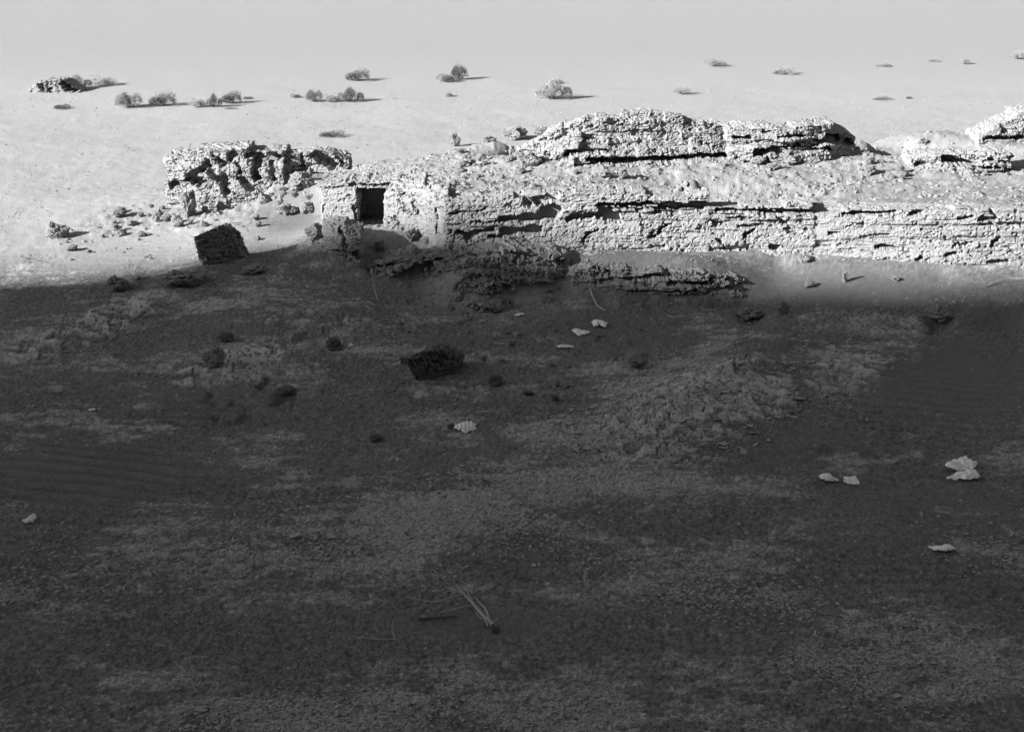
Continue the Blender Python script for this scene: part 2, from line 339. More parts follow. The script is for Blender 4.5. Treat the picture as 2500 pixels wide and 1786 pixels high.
def crumble(me, carves, seed, amp=1.0, strata=1.0):
    n = len(me.vertices); V = np.empty(n * 3, np.float32); me.vertices.foreach_get('co', V); V = V.reshape(-1, 3).astype(float)
    N = np.empty(n * 3, np.float32); me.vertices.foreach_get('normal', N); N = N.reshape(-1, 3)
    x, y, z = V.T
    d = .045 * fbm(x / .6, y / .6, z / .4, 2, seed) * amp
    # broken faces: blocks of their own depth, split along bedding
    zs = z + .06 * vn(x / 1.3, y / 1.3, seed=seed + 7)
    bx_ = np.floor(x / .33 + .8 * vn(x / .5, zs / .2, seed=seed + 41)); bz_ = np.floor(zs / .11 + .5 * vn(x / .9, y / .9, seed=seed + 43))
    d = d + .018 * amp * hsh(bx_, bz_, np.floor(y / .4), seed + 45)
    fr, fid, fx_, fy_ = worley(x / .16 + y / .23, zs / .085, seed + 61)
    fq = amp * FRAC.get(seed, .5) * (.12 + 1.1 * sst(-.15, .35, fbm(x / .9, y / .9, z / .35, 3, seed + 65)))     # crumbled in patches, sound between
    d = d - .03 * fq * sst(.10, .02, fr) + .028 * fq * fid + .05 * fq * fx_ * hsh(np.floor(fid * 9e5), np.zeros_like(fid), np.zeros_like(fid), 3)
    pm_ = sst(-.25, .35, fbm(x / .8, y / .8, z / .4, 2, seed + 23))      # pitting comes in patches
    lay = vn(x / .45, y / .45, zs / .036, seed + 3)
    d = d - .07 * strata * sst(.48, .66, lay) * (1 - .7 * np.abs(N[:, 2])) * (.25 + .75 * sst(-.3, .4, fbm(x / 1.1, y / 1.1, z / .3, 2, seed + 27)))
    p = fbm(x / .10, y / .10, z / .06, 2, seed + 11, .6)
    d = d - .10 * amp * sst(.28, .45, p) * (.15 + .85 * pm_)
    p2 = vn(x / .075, y / .075, z / .036, seed + 31)
    d = d - .06 * amp * sst(.44, .62, p2) * (.4 + .6 * pm_) + .014 * amp * fbm(x / .04, y / .04, z / .04, 1, seed + 13)
    V = V + N * d[:, None]
    px, py = proj(V[:, 0], V[:, 1], V[:, 2])
    jx = 16 * fbm(px / 22, py / 16, oc=4, seed=seed + 17, gain=.65); jy = 8 * fbm(px / 22, py / 12, oc=4, seed=seed + 19, gain=.65)
    tot = np.zeros(n)
    for (x0, y0, x1, y1, wd, dep) in carves:
        dx, dy = x1 - x0, y1 - y0; t = np.clip(((px + jx - x0) * dx + (py + jy - y0) * dy) / (dx * dx + dy * dy + 1e-6), 0, 1)
        dist = np.hypot(px + jx - x0 - t * dx, py + jy - y0 - t * dy)
        tot = np.maximum(tot, dep * sst(1.15, .75, dist / wd))
    back = V[:, 1] > np.interp(px, carve_ref[:, 0], carve_ref[:, 1]) + .5
    tot = np.where(back, 0, tot)
    V[:, 1] += tot
    me.vertices.foreach_set('co', V.astype(np.float32).ravel()); me.update()
    me.polygons.foreach_set('use_smooth', np.zeros(len(me.polygons), bool))
    return me
carve_ref = None
def box_px(s, x0, x1, t0, t1, b0, b1, off=0, th=1.0, lean=0.0):
    # a block whose front lies on the wall's plane: columns x0..x1, crest rows t0/t1, foot rows b0/b1 (rows may reach below ground)
    Y0, Y1 = wY(s, x0) + off, wY(s, x1) + off
    X0, z0 = on_plane(x0, t0, Y0); X1, z1 = on_plane(x1, t1, Y1); _, a0 = on_plane(x0, b0, Y0); _, a1 = on_plane(x1, b1, Y1)
    return [(X0, Y0 - lean, a0), (X1, Y1 - lean, a1), (X1, Y1 + th, a1), (X0, Y0 + th, a0), (X0, Y0, z0), (X1, Y1, z1), (X1, Y1 + th, z1), (X0, Y0 + th, z0)]
def courses(s, seed, th=1.0, step=14, jit=.06, overhang=None, ragged=7, lean=0.0):
    # courses of uneven slabs from foot to crest; rows are photo rows on the wall's plane
    r = random.Random(seed); out = []
    x = s[0, 0]
    crest = lambda q: proj(on_plane(q, 500, wY(s, q))[0], wY(s, q), np.interp(q, s[:, 0], s[:, 3]))[1]
    foot = lambda q: proj(on_plane(q, 500, wY(s, q))[0], wY(s, q), np.interp(q, s[:, 0], s[:, 2]))[1]
    X0, X1 = s[0, 0], s[-1, 0]
    k = 0; y0 = -4
    while True:
        q = X0 + r.uniform(-4, 4); h = step * r.uniform(.7, 1.4); done = True
        coff = r.uniform(-jit, jit)
        while q < X1 - 6:
            q2 = min(X1 + r.uniform(-5, 5), q + r.uniform(30, 110)); m = (q + q2) / 2
            c, f = crest(m), foot(m) + 45
            if c + y0 < f:
                done = False
                t = c + max(y0, 0) + (r.uniform(-ragged, ragged) if k == 0 else 0)
                frac = (y0) / max(1, f - c)
                o = coff + r.uniform(-jit, jit) * .8 - lean * frac + (overhang(frac, m) if overhang else 0)
                out.append(box_px(s, q - 1, q2 + 1, t + (crest(q) - c), t + (crest(q2) - c), t + h + 4 + (crest(q) - c), t + h + 4 + (crest(q2) - c), o, th - o))
            q = q2
        y0 += h; k += 1
        if done or k > 40: break
    return out
def wall(name, key, boxes, carves, label, seed, cat='ruin', amp=1.0, strata=1.0, voxel=.029, group=None, m=M_EARTH):
    global carve_ref
    carve_ref = WALLS[key]
    me = crumble(remesh(boxes, voxel), carves, seed, amp, strata); me.materials.clear(); me.materials.append(m)
    me.name = name
    return tag(obj(name, me), label, cat, group)
sA, sB = WALLS['A'], WALLS['B']
ovA = lambda f, m: (-.06 if f < .2 else .08 if f > .5 else 0)
wall('ruined_tower', 'A', courses(sA, 1, 1.5, 26, .05, ovA), [(462,434,508,402,11,.35),(476,442,506,450,10,.35),(528,387,545,402,7,.3),(572,377,558,396,8,.3),(608,379,684,384,6,.4),(627,386,628,436,9,.5),(545,430,551,467,11,.4),(582,405,584,422,6,.3),(515,420,530,440,8,.25),(590,440,612,462,9,.3),(660,395,664,440,5,.2),(425,452,432,446,7,.3)],
     'broken freestanding earth tower stub at the left end of the ruin', 101, amp=1.3, strata=.2)
wall('earth_ruin', 'A2', courses(WALLS['A2'], 2, 1.0, 16, .08), [(778,380,815,405,13,.5),(826,388,846,404,7,.35),(735,380,742,405,5,.2)],
     'low crumbled wall stump between the tower stub and the long ridge', 102, amp=1.1, strata=.6)
niche = [box_px(sB, 783, 868, 456, 450, 640, 640, 0, 2.0, .08), box_px(sB, 941, 1022, 448, 449, 650, 660, 0, 2.0, .05), box_px(sB, 1018, 1092, 450, 468, 660, 700, 0, 1.9, .1), box_px(sB, 862, 948, 447, 447, 461, 461, -.03, 2.0), box_px(sB, 860, 950, 452, 452, 640, 640, 1.3, .7), box_px(sB, 775, 862, 450, 446, 458, 456, -.05, 1.6), box_px(sB, 1060, 1094, 470, 474, 700, 700, -.12, 1.0, .12), box_px(sB, 860, 950, 566, 566, 640, 640, .06, 1.4)]
_r = random.Random(77); _q = 778
while _q < 1090:
    _w = _r.uniform(14, 40); _c = float(np.interp(_q + _w / 2, [783, 860, 945, 1020, 1092], [456, 447, 447, 449, 468]))
    niche.append(box_px(sB, _q, _q + _w, _c - _r.uniform(0, 7), _c - _r.uniform(0, 7), _c + 9, _c + 9, _r.uniform(-.08, .10), 1.2)); _q += _w * .9
for _k in range(16):
    _y = _r.uniform(470, 552); niche.append(box_px(sB, 860, 868 + _r.uniform(0, 8), _y, _y + 2, _y + _r.uniform(6, 16), _y + 14, _r.uniform(.02, .3), .5))
    _y = _r.uniform(470, 552); niche.append(box_px(sB, 941 - _r.uniform(0, 6), 950, _y, _y + 2, _y + _r.uniform(6, 16), _y + 14, _r.uniform(.02, .2), .5))
wall('ruined_building', 'B', niche, [(856,452,950,452,4,.18),(868,500,866,548,5,.16),(1060,455,1062,456,10,.5),(1070,515,1075,562,7,.22),(985,470,985,474,4,.1),(1010,500,1030,520,8,.1)],
     'pale plastered ruin block with a deep black rectangular niche', 103, amp=1.1, strata=.2, voxel=.028)
c1 = [(1312,492,1352,480,12,.4),(1326,520,1356,514,16,.45),(1224,536,1352,527,9,.45),(1232,563,1318,564,8,.4),(1292,562,1318,562,12,.4),(1197,579,1262,573,5,.3),(1117,568,1150,580,7,.3),(1150,572,1206,559,6,.3),(1386,535,1450,526,7,.35),(1470,520,1508,530,13,.45),
      (1455,502,1595,498,5,.5),(1595,498,1732,498,4,.45),(1470,511,1610,509,3,.4),(1610,509,1728,507,6,.4),(1200,616,1236,611,5,.2),(1257,600,1280,588,6,.25),(1588,580,1632,548,4,.2),(1558,520,1569,556,2.5,.15),(1600,520,1690,516,4,.2),(1418,590,1436,572,4,.2),(1436,572,1455,560,4,.2),(1150,545,1215,541,3,.2),(1100,520,1180,512,2.5,.12),(1280,480,1290,500,7,.25)]
wall('earth_ruin', 'C1', courses(WALLS['C1'], 4, .75, 17, .03, lambda f, m: (-.10 if f < .2 and m > 1370 else 0) - .10 * f), c1,
     'long layered earth wall with deep black slots right of the niche block', 104, amp=.95, strata=.9)
c2 = [(1750,513,1880,516,3.5,.3),(1860,519,1984,520,7,.4),(1756,584,1772,602,3,.15),(1700,540,1760,545,3,.15),(1820,580,1842,560,5,.2),(1800,555,1860,548,3,.15),(1880,600,1900,604,6,.2),(1905,530,1920,545,8,.12),(1930,560,1945,566,8,.12),(1780,530,1830,532,3,.15)]
wall('earth_ruin', 'C2', courses(WALLS['C2'], 5, .75, 18, .03, lambda f, m: -.06 * (f < .15) - .08 * f), c2,
     'middle stretch of the long earth wall ending in a rounded corner', 105, amp=1.0, strata=.9)
c3 = [(2056,524,2182,518,5,.35),(2225,521,2252,519,6,.25),(2345,534,2370,531,6,.2),(2395,534,2430,534,5,.2),(2424,512,2430,528,4,.2),(2140,600,2190,606,5,.2),(2060,550,2110,546,2.5,.15),(2020,570,2050,566,4,.15),(2110,575,2165,574,3,.12),(2334,602,2375,592,4,.2),(2418,596,2436,585,6,.2),(2310,622,2335,620,5,.2),(2238,652,2248,630,8,.25),(2080,634,2175,640,5,.15),(2420,640,2465,638,5,.15),(2150,530,2160,532,3,.12),(2250,560,2300,556,2,.12)]
wall('earth_ruin', 'C3', courses(WALLS['C3'], 6, .75, 18, .03, lambda f, m: -.05 * (f < .12) - .12 * f), c3,
     'far right stretch of the long earth wall above the smooth sand bank', 106, amp=.8, strata=.7)
e1 = [(1500,300,1642,298,5,.4),(1440,394,1640,390,8,.6),(1640,390,1785,380,8,.6),(1600,368,1692,367,4,.35),(1400,330,1520,324,4,.4),(1660,330,1720,328,4,.2),(1400,345,1470,350,5,.25),(1740,350,1780,345,5,.3),(1540,346,1720,338,4,.4),(1380,374,1480,366,5,.45),(1640,318,1760,322,3.5,.35),(1640,296,1655,306,6,.3)]
wall('earth_ruin', 'E1', courses(WALLS['E1'], 7, 1.6, 20, .08, lambda f, m: (1.0 if f < .2 else .62 if f < .38 else .2 if f < .55 else 0) - .08 * (m % 90 < 30)), e1,
     'highest rear wall of the ruin with overhanging broken ledges', 107, amp=1.4, strata=1.0)
e2 = [(1850,370,1960,358,8,.5),(1960,358,2046,342,9,.5),(2020,338,2074,346,9,.5),(1900,376,2030,364,5,.4),(1790,336,1826,340,6,.35),(1806,408,1862,378,8,.5),(1900,335,1960,332,4,.25),(1860,320,1890,322,3,.2)]
wall('earth_ruin', 'E2', courses(WALLS['E2'], 8, 1.4, 20, .08, lambda f, m: (.45 if f < .18 else .05 if f < .45 else .12)), e2,
     'flat topped rear wall ending in a sharp overhang above drifted sand', 108, amp=1.4, strata=1.0)
e3 = [(2306,386,2372,402,9,.5),(2400,392,2470,398,4,.25),(2380,410,2470,412,5,.35),(2470,380,2476,415,6,.3),(2240,400,2262,404,5,.25)]
wall('earth_ruin', 'E3', courses(WALLS['E3'], 9, 1.0, 15, .08), e3,
     'short broken wall stub standing on the right end of the ruin top', 109, amp=1.3, strata=.5)
wall('earth_ruin', 'E4', courses(WALLS['E4'], 10, 1.2, 15, .08), [(2400,340,2500,336,5,.35),(2440,300,2452,320,6,.3)],
     'jagged wall piece cut by the right edge at the back of the ruin', 110, amp=1.3, strata=.4)
# lower tier in the shade
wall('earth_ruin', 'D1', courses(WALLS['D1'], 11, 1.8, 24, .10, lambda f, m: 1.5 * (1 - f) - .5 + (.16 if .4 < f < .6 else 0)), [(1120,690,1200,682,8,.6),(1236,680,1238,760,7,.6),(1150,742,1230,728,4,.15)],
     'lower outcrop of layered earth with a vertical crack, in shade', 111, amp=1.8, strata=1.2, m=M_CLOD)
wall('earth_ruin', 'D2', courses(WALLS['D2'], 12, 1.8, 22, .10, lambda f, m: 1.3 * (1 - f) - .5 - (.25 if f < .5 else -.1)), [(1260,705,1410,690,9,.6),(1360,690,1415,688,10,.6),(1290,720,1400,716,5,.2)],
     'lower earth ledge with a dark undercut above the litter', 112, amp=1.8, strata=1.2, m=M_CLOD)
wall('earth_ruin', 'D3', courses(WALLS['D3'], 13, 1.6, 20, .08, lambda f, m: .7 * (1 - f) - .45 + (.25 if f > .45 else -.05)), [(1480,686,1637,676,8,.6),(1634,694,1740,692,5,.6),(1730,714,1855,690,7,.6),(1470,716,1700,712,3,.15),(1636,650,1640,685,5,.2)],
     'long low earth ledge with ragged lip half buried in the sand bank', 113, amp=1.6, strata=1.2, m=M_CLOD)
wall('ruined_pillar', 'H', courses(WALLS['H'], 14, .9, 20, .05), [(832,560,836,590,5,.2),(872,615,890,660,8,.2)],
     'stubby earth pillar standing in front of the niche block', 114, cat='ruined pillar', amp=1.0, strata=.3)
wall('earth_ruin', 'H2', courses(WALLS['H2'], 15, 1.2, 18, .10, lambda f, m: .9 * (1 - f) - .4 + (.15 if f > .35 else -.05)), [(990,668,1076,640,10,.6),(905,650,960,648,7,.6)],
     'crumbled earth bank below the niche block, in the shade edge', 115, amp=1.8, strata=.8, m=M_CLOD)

# ------------------------------------------------------------------ the tall fort behind the viewer whose shade covers the hollow
def fort():
    top = [(-170, 37), (-96, 35.2), (-90, 34.9), (-84.7, 34.75), (-81.5, 34.6), (-80, 34.7), (-78, 35.2), (-75.5, 35.2), (-75, 29), (-40, 29), (-10, 29), (70, 29)]
    root = tag(bpy.data.objects.new('fortress', None), 'tall mud fortress wall behind the viewer', 'fortress'); COL.objects.link(root)
    V, Fq = [], []
    for x, z in top: V += [(x, -4.6, -1), (x, -4, z), (x, -9, z), (x, -9, -1)]
    for i in range(len(top) - 1):
        a, b = i * 4, i * 4 + 4
        Fq += [[a, b, b + 1, a + 1], [a + 1, b + 1, b + 2, a + 2], [a + 2, b + 2, b + 3, a + 3]]
    n = len(V) - 4; Fq += [[0, 1, 2, 3], [n + 3, n + 2, n + 1, n]]
    obj('wall_body', mesh('wall_body', V, Fq, M_BRICK, False), root)
    V, Fq = [], []
    kt = [(-137, 64.2), (-131, 63.5), (-127.5, 62.9), (-125, 61.8), (-122, 61.1), (-119.6, 60.7), (-114.4, 60.1), (-110.6, 60.1), (-95, 59.6)]  # unseen far block, added to soften the right end of the shade edge
    for x, z in kt: V += [(x, -35, -1), (x, -34, z), (x, -52, z), (x, -52, -1)]
    for i in range(len(kt) - 1):
        a, b = i * 4, i * 4 + 4
        Fq += [[a, b, b + 1, a + 1], [a + 1, b + 1, b + 2, a + 2], [a + 2, b + 2, b + 3, a + 3]]
    n = len(V) - 4; Fq += [[0, 1, 2, 3], [n + 3, n + 2, n + 1, n]]
    obj('penumbra_blocker', mesh('penumbra_blocker', V, Fq, M_BRICK, False), root)
fort()

# ------------------------------------------------------------------ rocks and clods
def rock_mesh(seed, sub=5, mat=M_CLOD):
    V, F = ico(sub); r = np.random.default_rng(seed)
    for _ in range(9):
        n = r.normal(size=3); n /= np.linalg.norm(n); d = r.uniform(.55, .85); h = V @ n - d
        V = V - np.outer(np.clip(h, 0, None), n) * .92
    N = V / np.linalg.norm(V, axis=1)[:, None]; x, y, z = V.T
    V = V + N * (.30 * fbm(x / .75, y / .75, z / .6, 3, seed + 5))[:, None]; x, y, z = V.T
    p = fbm(x / .24, y / .24, z / .18, 3, seed, .65); lay = vn(x / .8, y / .8, z / .13, seed + 3)
    V = V + N * (-.24 * sst(.05, .40, p) - .10 * sst(.2, .5, lay) + .12 * fbm(x / .10, y / .10, z / .09, 2, seed + 9))[:, None]
    lo, hi = V.min(0), V.max(0); V = (V - (lo + hi) / 2) / (hi - lo); V[:, 2] += .5
    return mesh('rock', V, F, mat, False)
ROCKS = {'c': [rock_mesh(200 + i, 5, M_CLOD) for i in range(9)], 'd': [rock_mesh(230 + i, 5, M_DARK) for i in range(4)]}
def scale_at(p): return (p.y * CT - (p.z - CAM_H) * ST) / FPX          # metres per photo pixel at a point
def rock(px, py, wpx, hpx, kind, label, group=None, name='earth_clod', cat='clod', rz=None, depth=.9, var=None):
    p = ground_at(px, py); m = scale_at(p); wd, ht = wpx * m, hpx * m
    me = ROCKS[kind][rnd.randrange(len(ROCKS[kind])) if var is None else var]
    o = obj(name, me); o.scale = (wd * 1.05, wd * depth, ht * 1.3); o.rotation_euler = (rnd.uniform(-.12, .12), rnd.uniform(-.12, .12), rnd.uniform(-.5, .5) if rz is None else rz)
    o.location = (p.x, p.y + wd * depth * .35, p.z - ht * .16)
    return tag(o, label, cat, group)
def R(name, cat, *rows):
    for r in rows: rock(*r[:5], r[5], name=name, cat=cat)
R('rock', 'rock',
 (135,584,58,36,'c','knobbly rock lying alone on bright sand at far left'),
 (172,615,32,14,'c','small flat stone just below the lone knobbly rock'),
 (764,590,48,38,'c','dark triangular rock on bright sand left of the pillar'),
 (1006,594,34,30,'c','dark rock on the sand sill below the niche block'),
 (1255,343,66,26,'c','broad rounded boulder on the crest left of the high rear wall'),
 (735,474,62,44,'c','rounded boulder below the thin post beside the niche block'),
 (1966,646,30,24,'c','round stone half buried at the top of the sand bank'),
 (1911,770,26,32,'c','round pale stone standing on shaded sand below the bank'),
 (518,900,58,42,'c','rough knobbly rock on the shaded slope at left'),
 (551,838,34,22,'d','dark rock up the slope from the rough knobbly rock'),
 (812,860,42,28,'d','dark rock on the trampled sand left of the large boulder'),
 (1207,945,38,26,'d','small black rock right of the large dark boulder'),
 (916,1082,34,14,'d','flat black stone on the shaded floor below the large boulder'),
 (697,972,56,15,'d','dark stone filling in for a burrow hole on trampled sand at left'),  # dark stone added over the hollow for the shade inside it
 (1101,1048,18,13,'d','small black stone beside the crumpled grey litter'),
 (1211,1548,20,14,'d','tiny dark stone at the butt of the dead branch'),
 (1355,982,20,14,'d','tiny dark stone on the middle of the slope'),
 (1290,968,30,9,'d','thin dark stone left of the tiny stone on the slope'))
R('earth_clod', 'clod',
 (457,536,40,62,'c','upright hooded clod in front of the tower stub'),
 (384,543,30,28,'c','dark sided clod at the left foot of the tower stub'),
 (288,534,42,24,'c','clod at the outer end of the rubble left of the tower'),
 (752,441,16,30,'c','thin dark earth post on the shoulder of the ruin'),
 (612,468,34,26,'c','dark clod under the right end of the tower stub'),
 (700,528,52,26,'c','pale slab of earth in the sand between tower and niche block'),
 (748,524,34,26,'c','dark pointed clod right of the pale earth slab'),
 (645,502,34,28,'c','clod with a long shadow above the pale earth slab'),
 (928,622,26,28,'c','small crumbly clod right of the earth pillar'),
 (1045,594,40,16,'c','long clod right of the dark rock below the niche block'),
 (1113,358,24,32,'c','small dark pinnacle on the low left ridge crest'),
 (1195,348,34,14,'c','low clod left of the broad crest boulder'),
 (1322,340,44,26,'c','lumpy clod right of the broad crest boulder'),
 (1374,334,26,36,'c','upright clod against the left end of the high rear wall'),
 (1251,386,16,26,'c','small standing clod on the plateau below the crest boulder'),
 (1292,410,64,34,'c','dark hollowed clod on the plateau below the crest'),
 (1283,456,26,14,'c','small clod above the black slots of the long wall'),
 (1522,441,24,26,'c','square clod on the plateau below the high rear wall'),
 (1480,438,34,18,'c','low clod just left of the square plateau clod'),
 (2124,430,32,22,'c','clod with a long shadow on the right plateau sand'),
 (2124,399,28,15,'c','clod above the long-shadowed one on the right plateau'),
 (2212,434,26,12,'c','small low clod on plateau sand left of the wall stub'),
 (1918,404,84,28,'c','broad fallen block below the overhang of the rear wall'),
 (1850,404,40,18,'c','smaller fallen block left of the broad one'),
 (1892,418,36,16,'c','crumbly clod in front of the two fallen blocks'),
 (2256,352,24,14,'c','dark clod on the skyline between the rear walls'),
 (1977,706,26,18,'c','crumbling clod on the sand bank below the wall corner'),
 (2060,692,14,30,'c','narrow dark stub poking from the sand bank'),
 (2186,690,22,12,'c','little clod on the lit sand bank right of the stub'),
 (1556,903,64,38,'c','crumbly grey clod on the shaded slope right of the litter'),
 (283,716,62,36,'c','dark ragged clod on the shadow edge at left'),
 (440,706,110,36,'c','dark earth hump on the mound crest below the big block'),
 (1835,786,70,30,'c','ragged dark clod at a burrow on the shaded bank'),
 (2296,802,80,40,'c','ragged clod hanging over the dark hollow at right'),
 (620,672,60,18,'c','low dark clod on the mound right of the big block'))
# the big tilted block whose shaded face looks at the viewer
def block(foot, quads, x0, span, turn, seed, mat, label, depth=.5, amp=1.3):
    Yb = ground_at(*foot).y
    def P(px, py, back=0.0):
        Yq = Yb + .1 + (px - x0) / span * turn - (foot[1] - py) / 95 * .12; X, z = on_plane(px, py, Yq)
        return (X + .12 * back, Yq + depth * back, z - .12 * back)
    bx = [[P(*bl), P(*br), P(*br, 1), P(*bl, 1), P(*tl), P(*tr), P(*tr, 1), P(*tl, 1)] for tl, tr, br, bl in quads]
    global carve_ref
    carve_ref = WALLS['A']
    me = crumble(remesh(bx, .024), [], seed, amp, .3); me.materials.clear(); me.materials.append(mat); me.name = 'block'
    tag(obj('fallen_block', me), label, 'fallen block')
block((520, 652), (((470,578),(508,562),(514,660),(486,640)), ((504,563),(542,546),(562,664),(508,662)), ((536,547),(562,560),(600,645),(556,664))), 480, 125, 1.0, 301, M_CLOD, 'big tilted earth block with a black shaded face on the mound')
block((1050, 940), (((986,880),(1028,856),(1040,955),(1016,940)), ((1024,857),(1078,850),(1080,940),(1038,955)), ((1074,850),(1114,872),(1112,912),(1076,940))), 1000, 115, .5, 305, M_DARK, 'large dark rough boulder in the middle of the shaded hollow', .7, 1.8)  # dark stone colour stands in for shade on the near face
# rubble spilled below the tower and over the top of the ruin: pieces nothing tells apart
RUB = [((270, 640), (505, 590), 34, 'loose earth clod in the rubble spilled below the tower stub', 'rubble clods below the tower stub', (12, 30)),
       ((650, 785), (445, 520), 12, 'loose earth clod in the gap between tower stub and niche block', 'clods in the gap beside the niche block', (10, 26)),
       ((1110, 1420), (372, 440), 26, 'small loose clod scattered over the left of the ruin top', 'clods on the left of the ruin top', (10, 26)),
       ((2070, 2480), (385, 440), 22, 'small loose clod scattered over the right of the ruin top', 'clods on the right of the ruin top', (9, 22)),
       ((960, 1420), (770, 960), 26, 'small shaded clod strewn on the slope below the ledges', 'clods on the shaded slope', (8, 18)),
       ((60, 420), (560, 640), 12, 'tiny stone on the bright sand left of the ruin', 'tiny stones on the bright sand', (6, 14))]
for (xa, xb), (ya, yb), n, lab, grp, (sa, sb) in RUB:
    for i in range(n):
        wp = rnd.uniform(sa, sb)
        rock(rnd.uniform(xa, xb), rnd.uniform(ya, yb), wp, wp * rnd.uniform(.4, .75), 'c', lab, grp)

# ------------------------------------------------------------------ litter
def litter(px, py, wpx, hpx, label, name='plastic_bag', cat='litter', puff=.35, seed=0, rz=0.0):
    p = ground_at(px, py); m = scale_at(p); wd = wpx * m
    n = 34; u, v = np.meshgrid(np.linspace(-1, 1, n), np.linspace(-1, 1, n)); s_ = seed * 3.7; r_ = np.random.default_rng(seed)
    f = np.maximum(np.abs(u), np.abs(v)); an = np.arctan2(v, u)
    ka = np.linspace(-math.pi, math.pi, 12); kr = r_.uniform(.5, 1.1, 12); kr[-1] = kr[0]
    rad = f * np.interp(an, ka, kr) * (1 + .08 * vn(an * 6 + s_, f * 3, seed=seed))
    X_, Y_ = rad * np.cos(an), rad * np.sin(an)
    X_ = X_ + .10 * vn(u * 2.2 + s_, v * 2.2, seed=seed + 7); Y_ = Y_ + .10 * vn(u * 2.2, v * 2.2 + s_, seed=seed + 8)
    Z_ = 0 * X_
    for q in range(9):
        th = r_.uniform(0, math.pi); Z_ = Z_ + r_.uniform(.15, .6) * np.abs(X_ * math.cos(th) + Y_ * math.sin(th) - r_.uniform(-.6, .6)) * r_.choice([-1, 1])
    for q in range(7):                                       # finer folds
        th = r_.uniform(0, math.pi); ph = r_.uniform(0, 6); Z_ = Z_ + .30 * np.abs(((X_ * math.cos(th) + Y_ * math.sin(th)) * 3.0 + ph) % 1 - .5)
    Z_ = (Z_ - Z_.min()) / (Z_.max() - Z_.min()) * puff * (1 - .55 * f ** 4)
    dep = max(.35, min(1.0, hpx / wpx / .42))
    V = np.stack([X_ * wd * .52, Y_ * wd * .52 * dep, Z_ * wd * .75], -1).reshape(-1, 3)
    ix = np.arange(n * n).reshape(n, n); Fq = np.stack([ix[:-1, :-1], ix[:-1, 1:], ix[1:, 1:], ix[1:, :-1]], -1).reshape(-1, 4)
    B = V.copy(); B[:, 2] -= .006
    V2 = np.concatenate([V, B]); F2 = np.concatenate([Fq, Fq[:, ::-1] + n * n])
    o = obj(name, mesh(name, V2, F2, M_TRASH, False)); o.location = (p.x, p.y + wd * dep * .3, p.z + .015)
    e = .25; nx = (hz(p.x + e, p.y) - hz(p.x - e, p.y)) / (2 * e); ny = (hz(p.x, p.y + e) - hz(p.x, p.y - e)) / (2 * e)
    o.rotation_euler = (math.atan(ny), -math.atan(nx), rz)
    return tag(o, label, cat)
litter(1466,800,46,30,'crumpled white bag nearest the undercut ledge', seed=1, rz=.3, puff=.5)
litter(1417,820,48,20,'white folded bag just below the crumpled one by the ledge', seed=2, rz=.15)
litter(1378,852,62,13,'long thin pale strip of litter below two white bags', 'plastic_strip', seed=3, puff=.25)
litter(1140,1056,56,22,'crumpled grey paper on the floor of the hollow', 'crumpled_paper', seed=4, rz=.4, puff=.5)
litter(2030,1180,52,28,'torn pale bag left of its neighbour on the dark sand', seed=5, puff=.6, rz=-.4)
litter(2076,1185,48,22,'folded pale cloth touching the torn bag', 'pale_cloth', seed=6, rz=.5, puff=.5)
litter(2350,1152,80,26,'bright white swollen bag at right', seed=7, puff=.55)
litter(2360,1174,86,20,'crumpled white sheet under the swollen bag at right', 'plastic_sheet', seed=8, puff=.45, rz=-.2)
litter(2300,1348,60,20,'white twisted wrapper alone near the right edge', 'plastic_wrapper', seed=9, rz=-.35, puff=.35)
litter(71,1280,34,22,'small white wad on rippled sand near the left edge', 'paper_wad', seed=10, puff=.9)
litter(223,1006,22,10,'tiny white scrap on the shaded sand at left', 'paper_scrap', seed=11, puff=.4)
litter(856,848,18,12,'tiny pale scrap beside the dark rock on trampled sand', 'paper_scrap', seed=12, puff=.5)
litter(1268,775,22,26,'ragged pale scrap at the foot of the cracked outcrop', 'paper_scrap', seed=13, puff=.6)

# ------------------------------------------------------------------ twigs and branches
def tube(paths, name, mat, parent=None):
    V, Fq = [], []
    for pts, r0, r1 in paths:
        n = len(pts); b0 = len(V)
        for i, p in enumerate(pts):
            d = (pts[min(i + 1, n - 1)] - pts[max(i - 1, 0)]).normalized(); a = d.orthogonal().normalized(); b = d.cross(a)
            r = r0 + (r1 - r0) * i / max(1, n - 1)
            for k in range(5): V.append(tuple(p + r * (math.cos(k * 1.2566) * a + math.sin(k * 1.2566) * b)))
        for i in range(n - 1):
            for k in range(5): q = b0 + i * 5; Fq.append([q + k, q + (k + 1) % 5, q + 5 + (k + 1) % 5, q + 5 + k])
    return obj(name, mesh(name, V, Fq, mat), parent)
def path_px(pts, lift=.015, sub=5):
    W_ = [ground_at(x, y) + Vector((0, 0, lift + (l[0] if l else 0))) for x, y, *l in pts]; out = []
    for a, b in zip(W_[:-1], W_[1:]):
        for i in range(sub): out.append(a.lerp(b, i / sub) + Vector((rnd.uniform(-.008, .008), rnd.uniform(-.008, .008), rnd.uniform(-.004, .008))))
    return out + [W_[-1]]
def twig(name, label, paths, cat='twig', mat=M_TWIG, parts=None):
    root = tag(bpy.data.objects.new(name, None), label, cat); COL.objects.link(root)
    for i, (pts, r0, r1) in enumerate(paths):
        o = tube([(path_px(pts), r0, r1)], 'stem' if i == 0 else 'side_twig', mat, root)
    return root
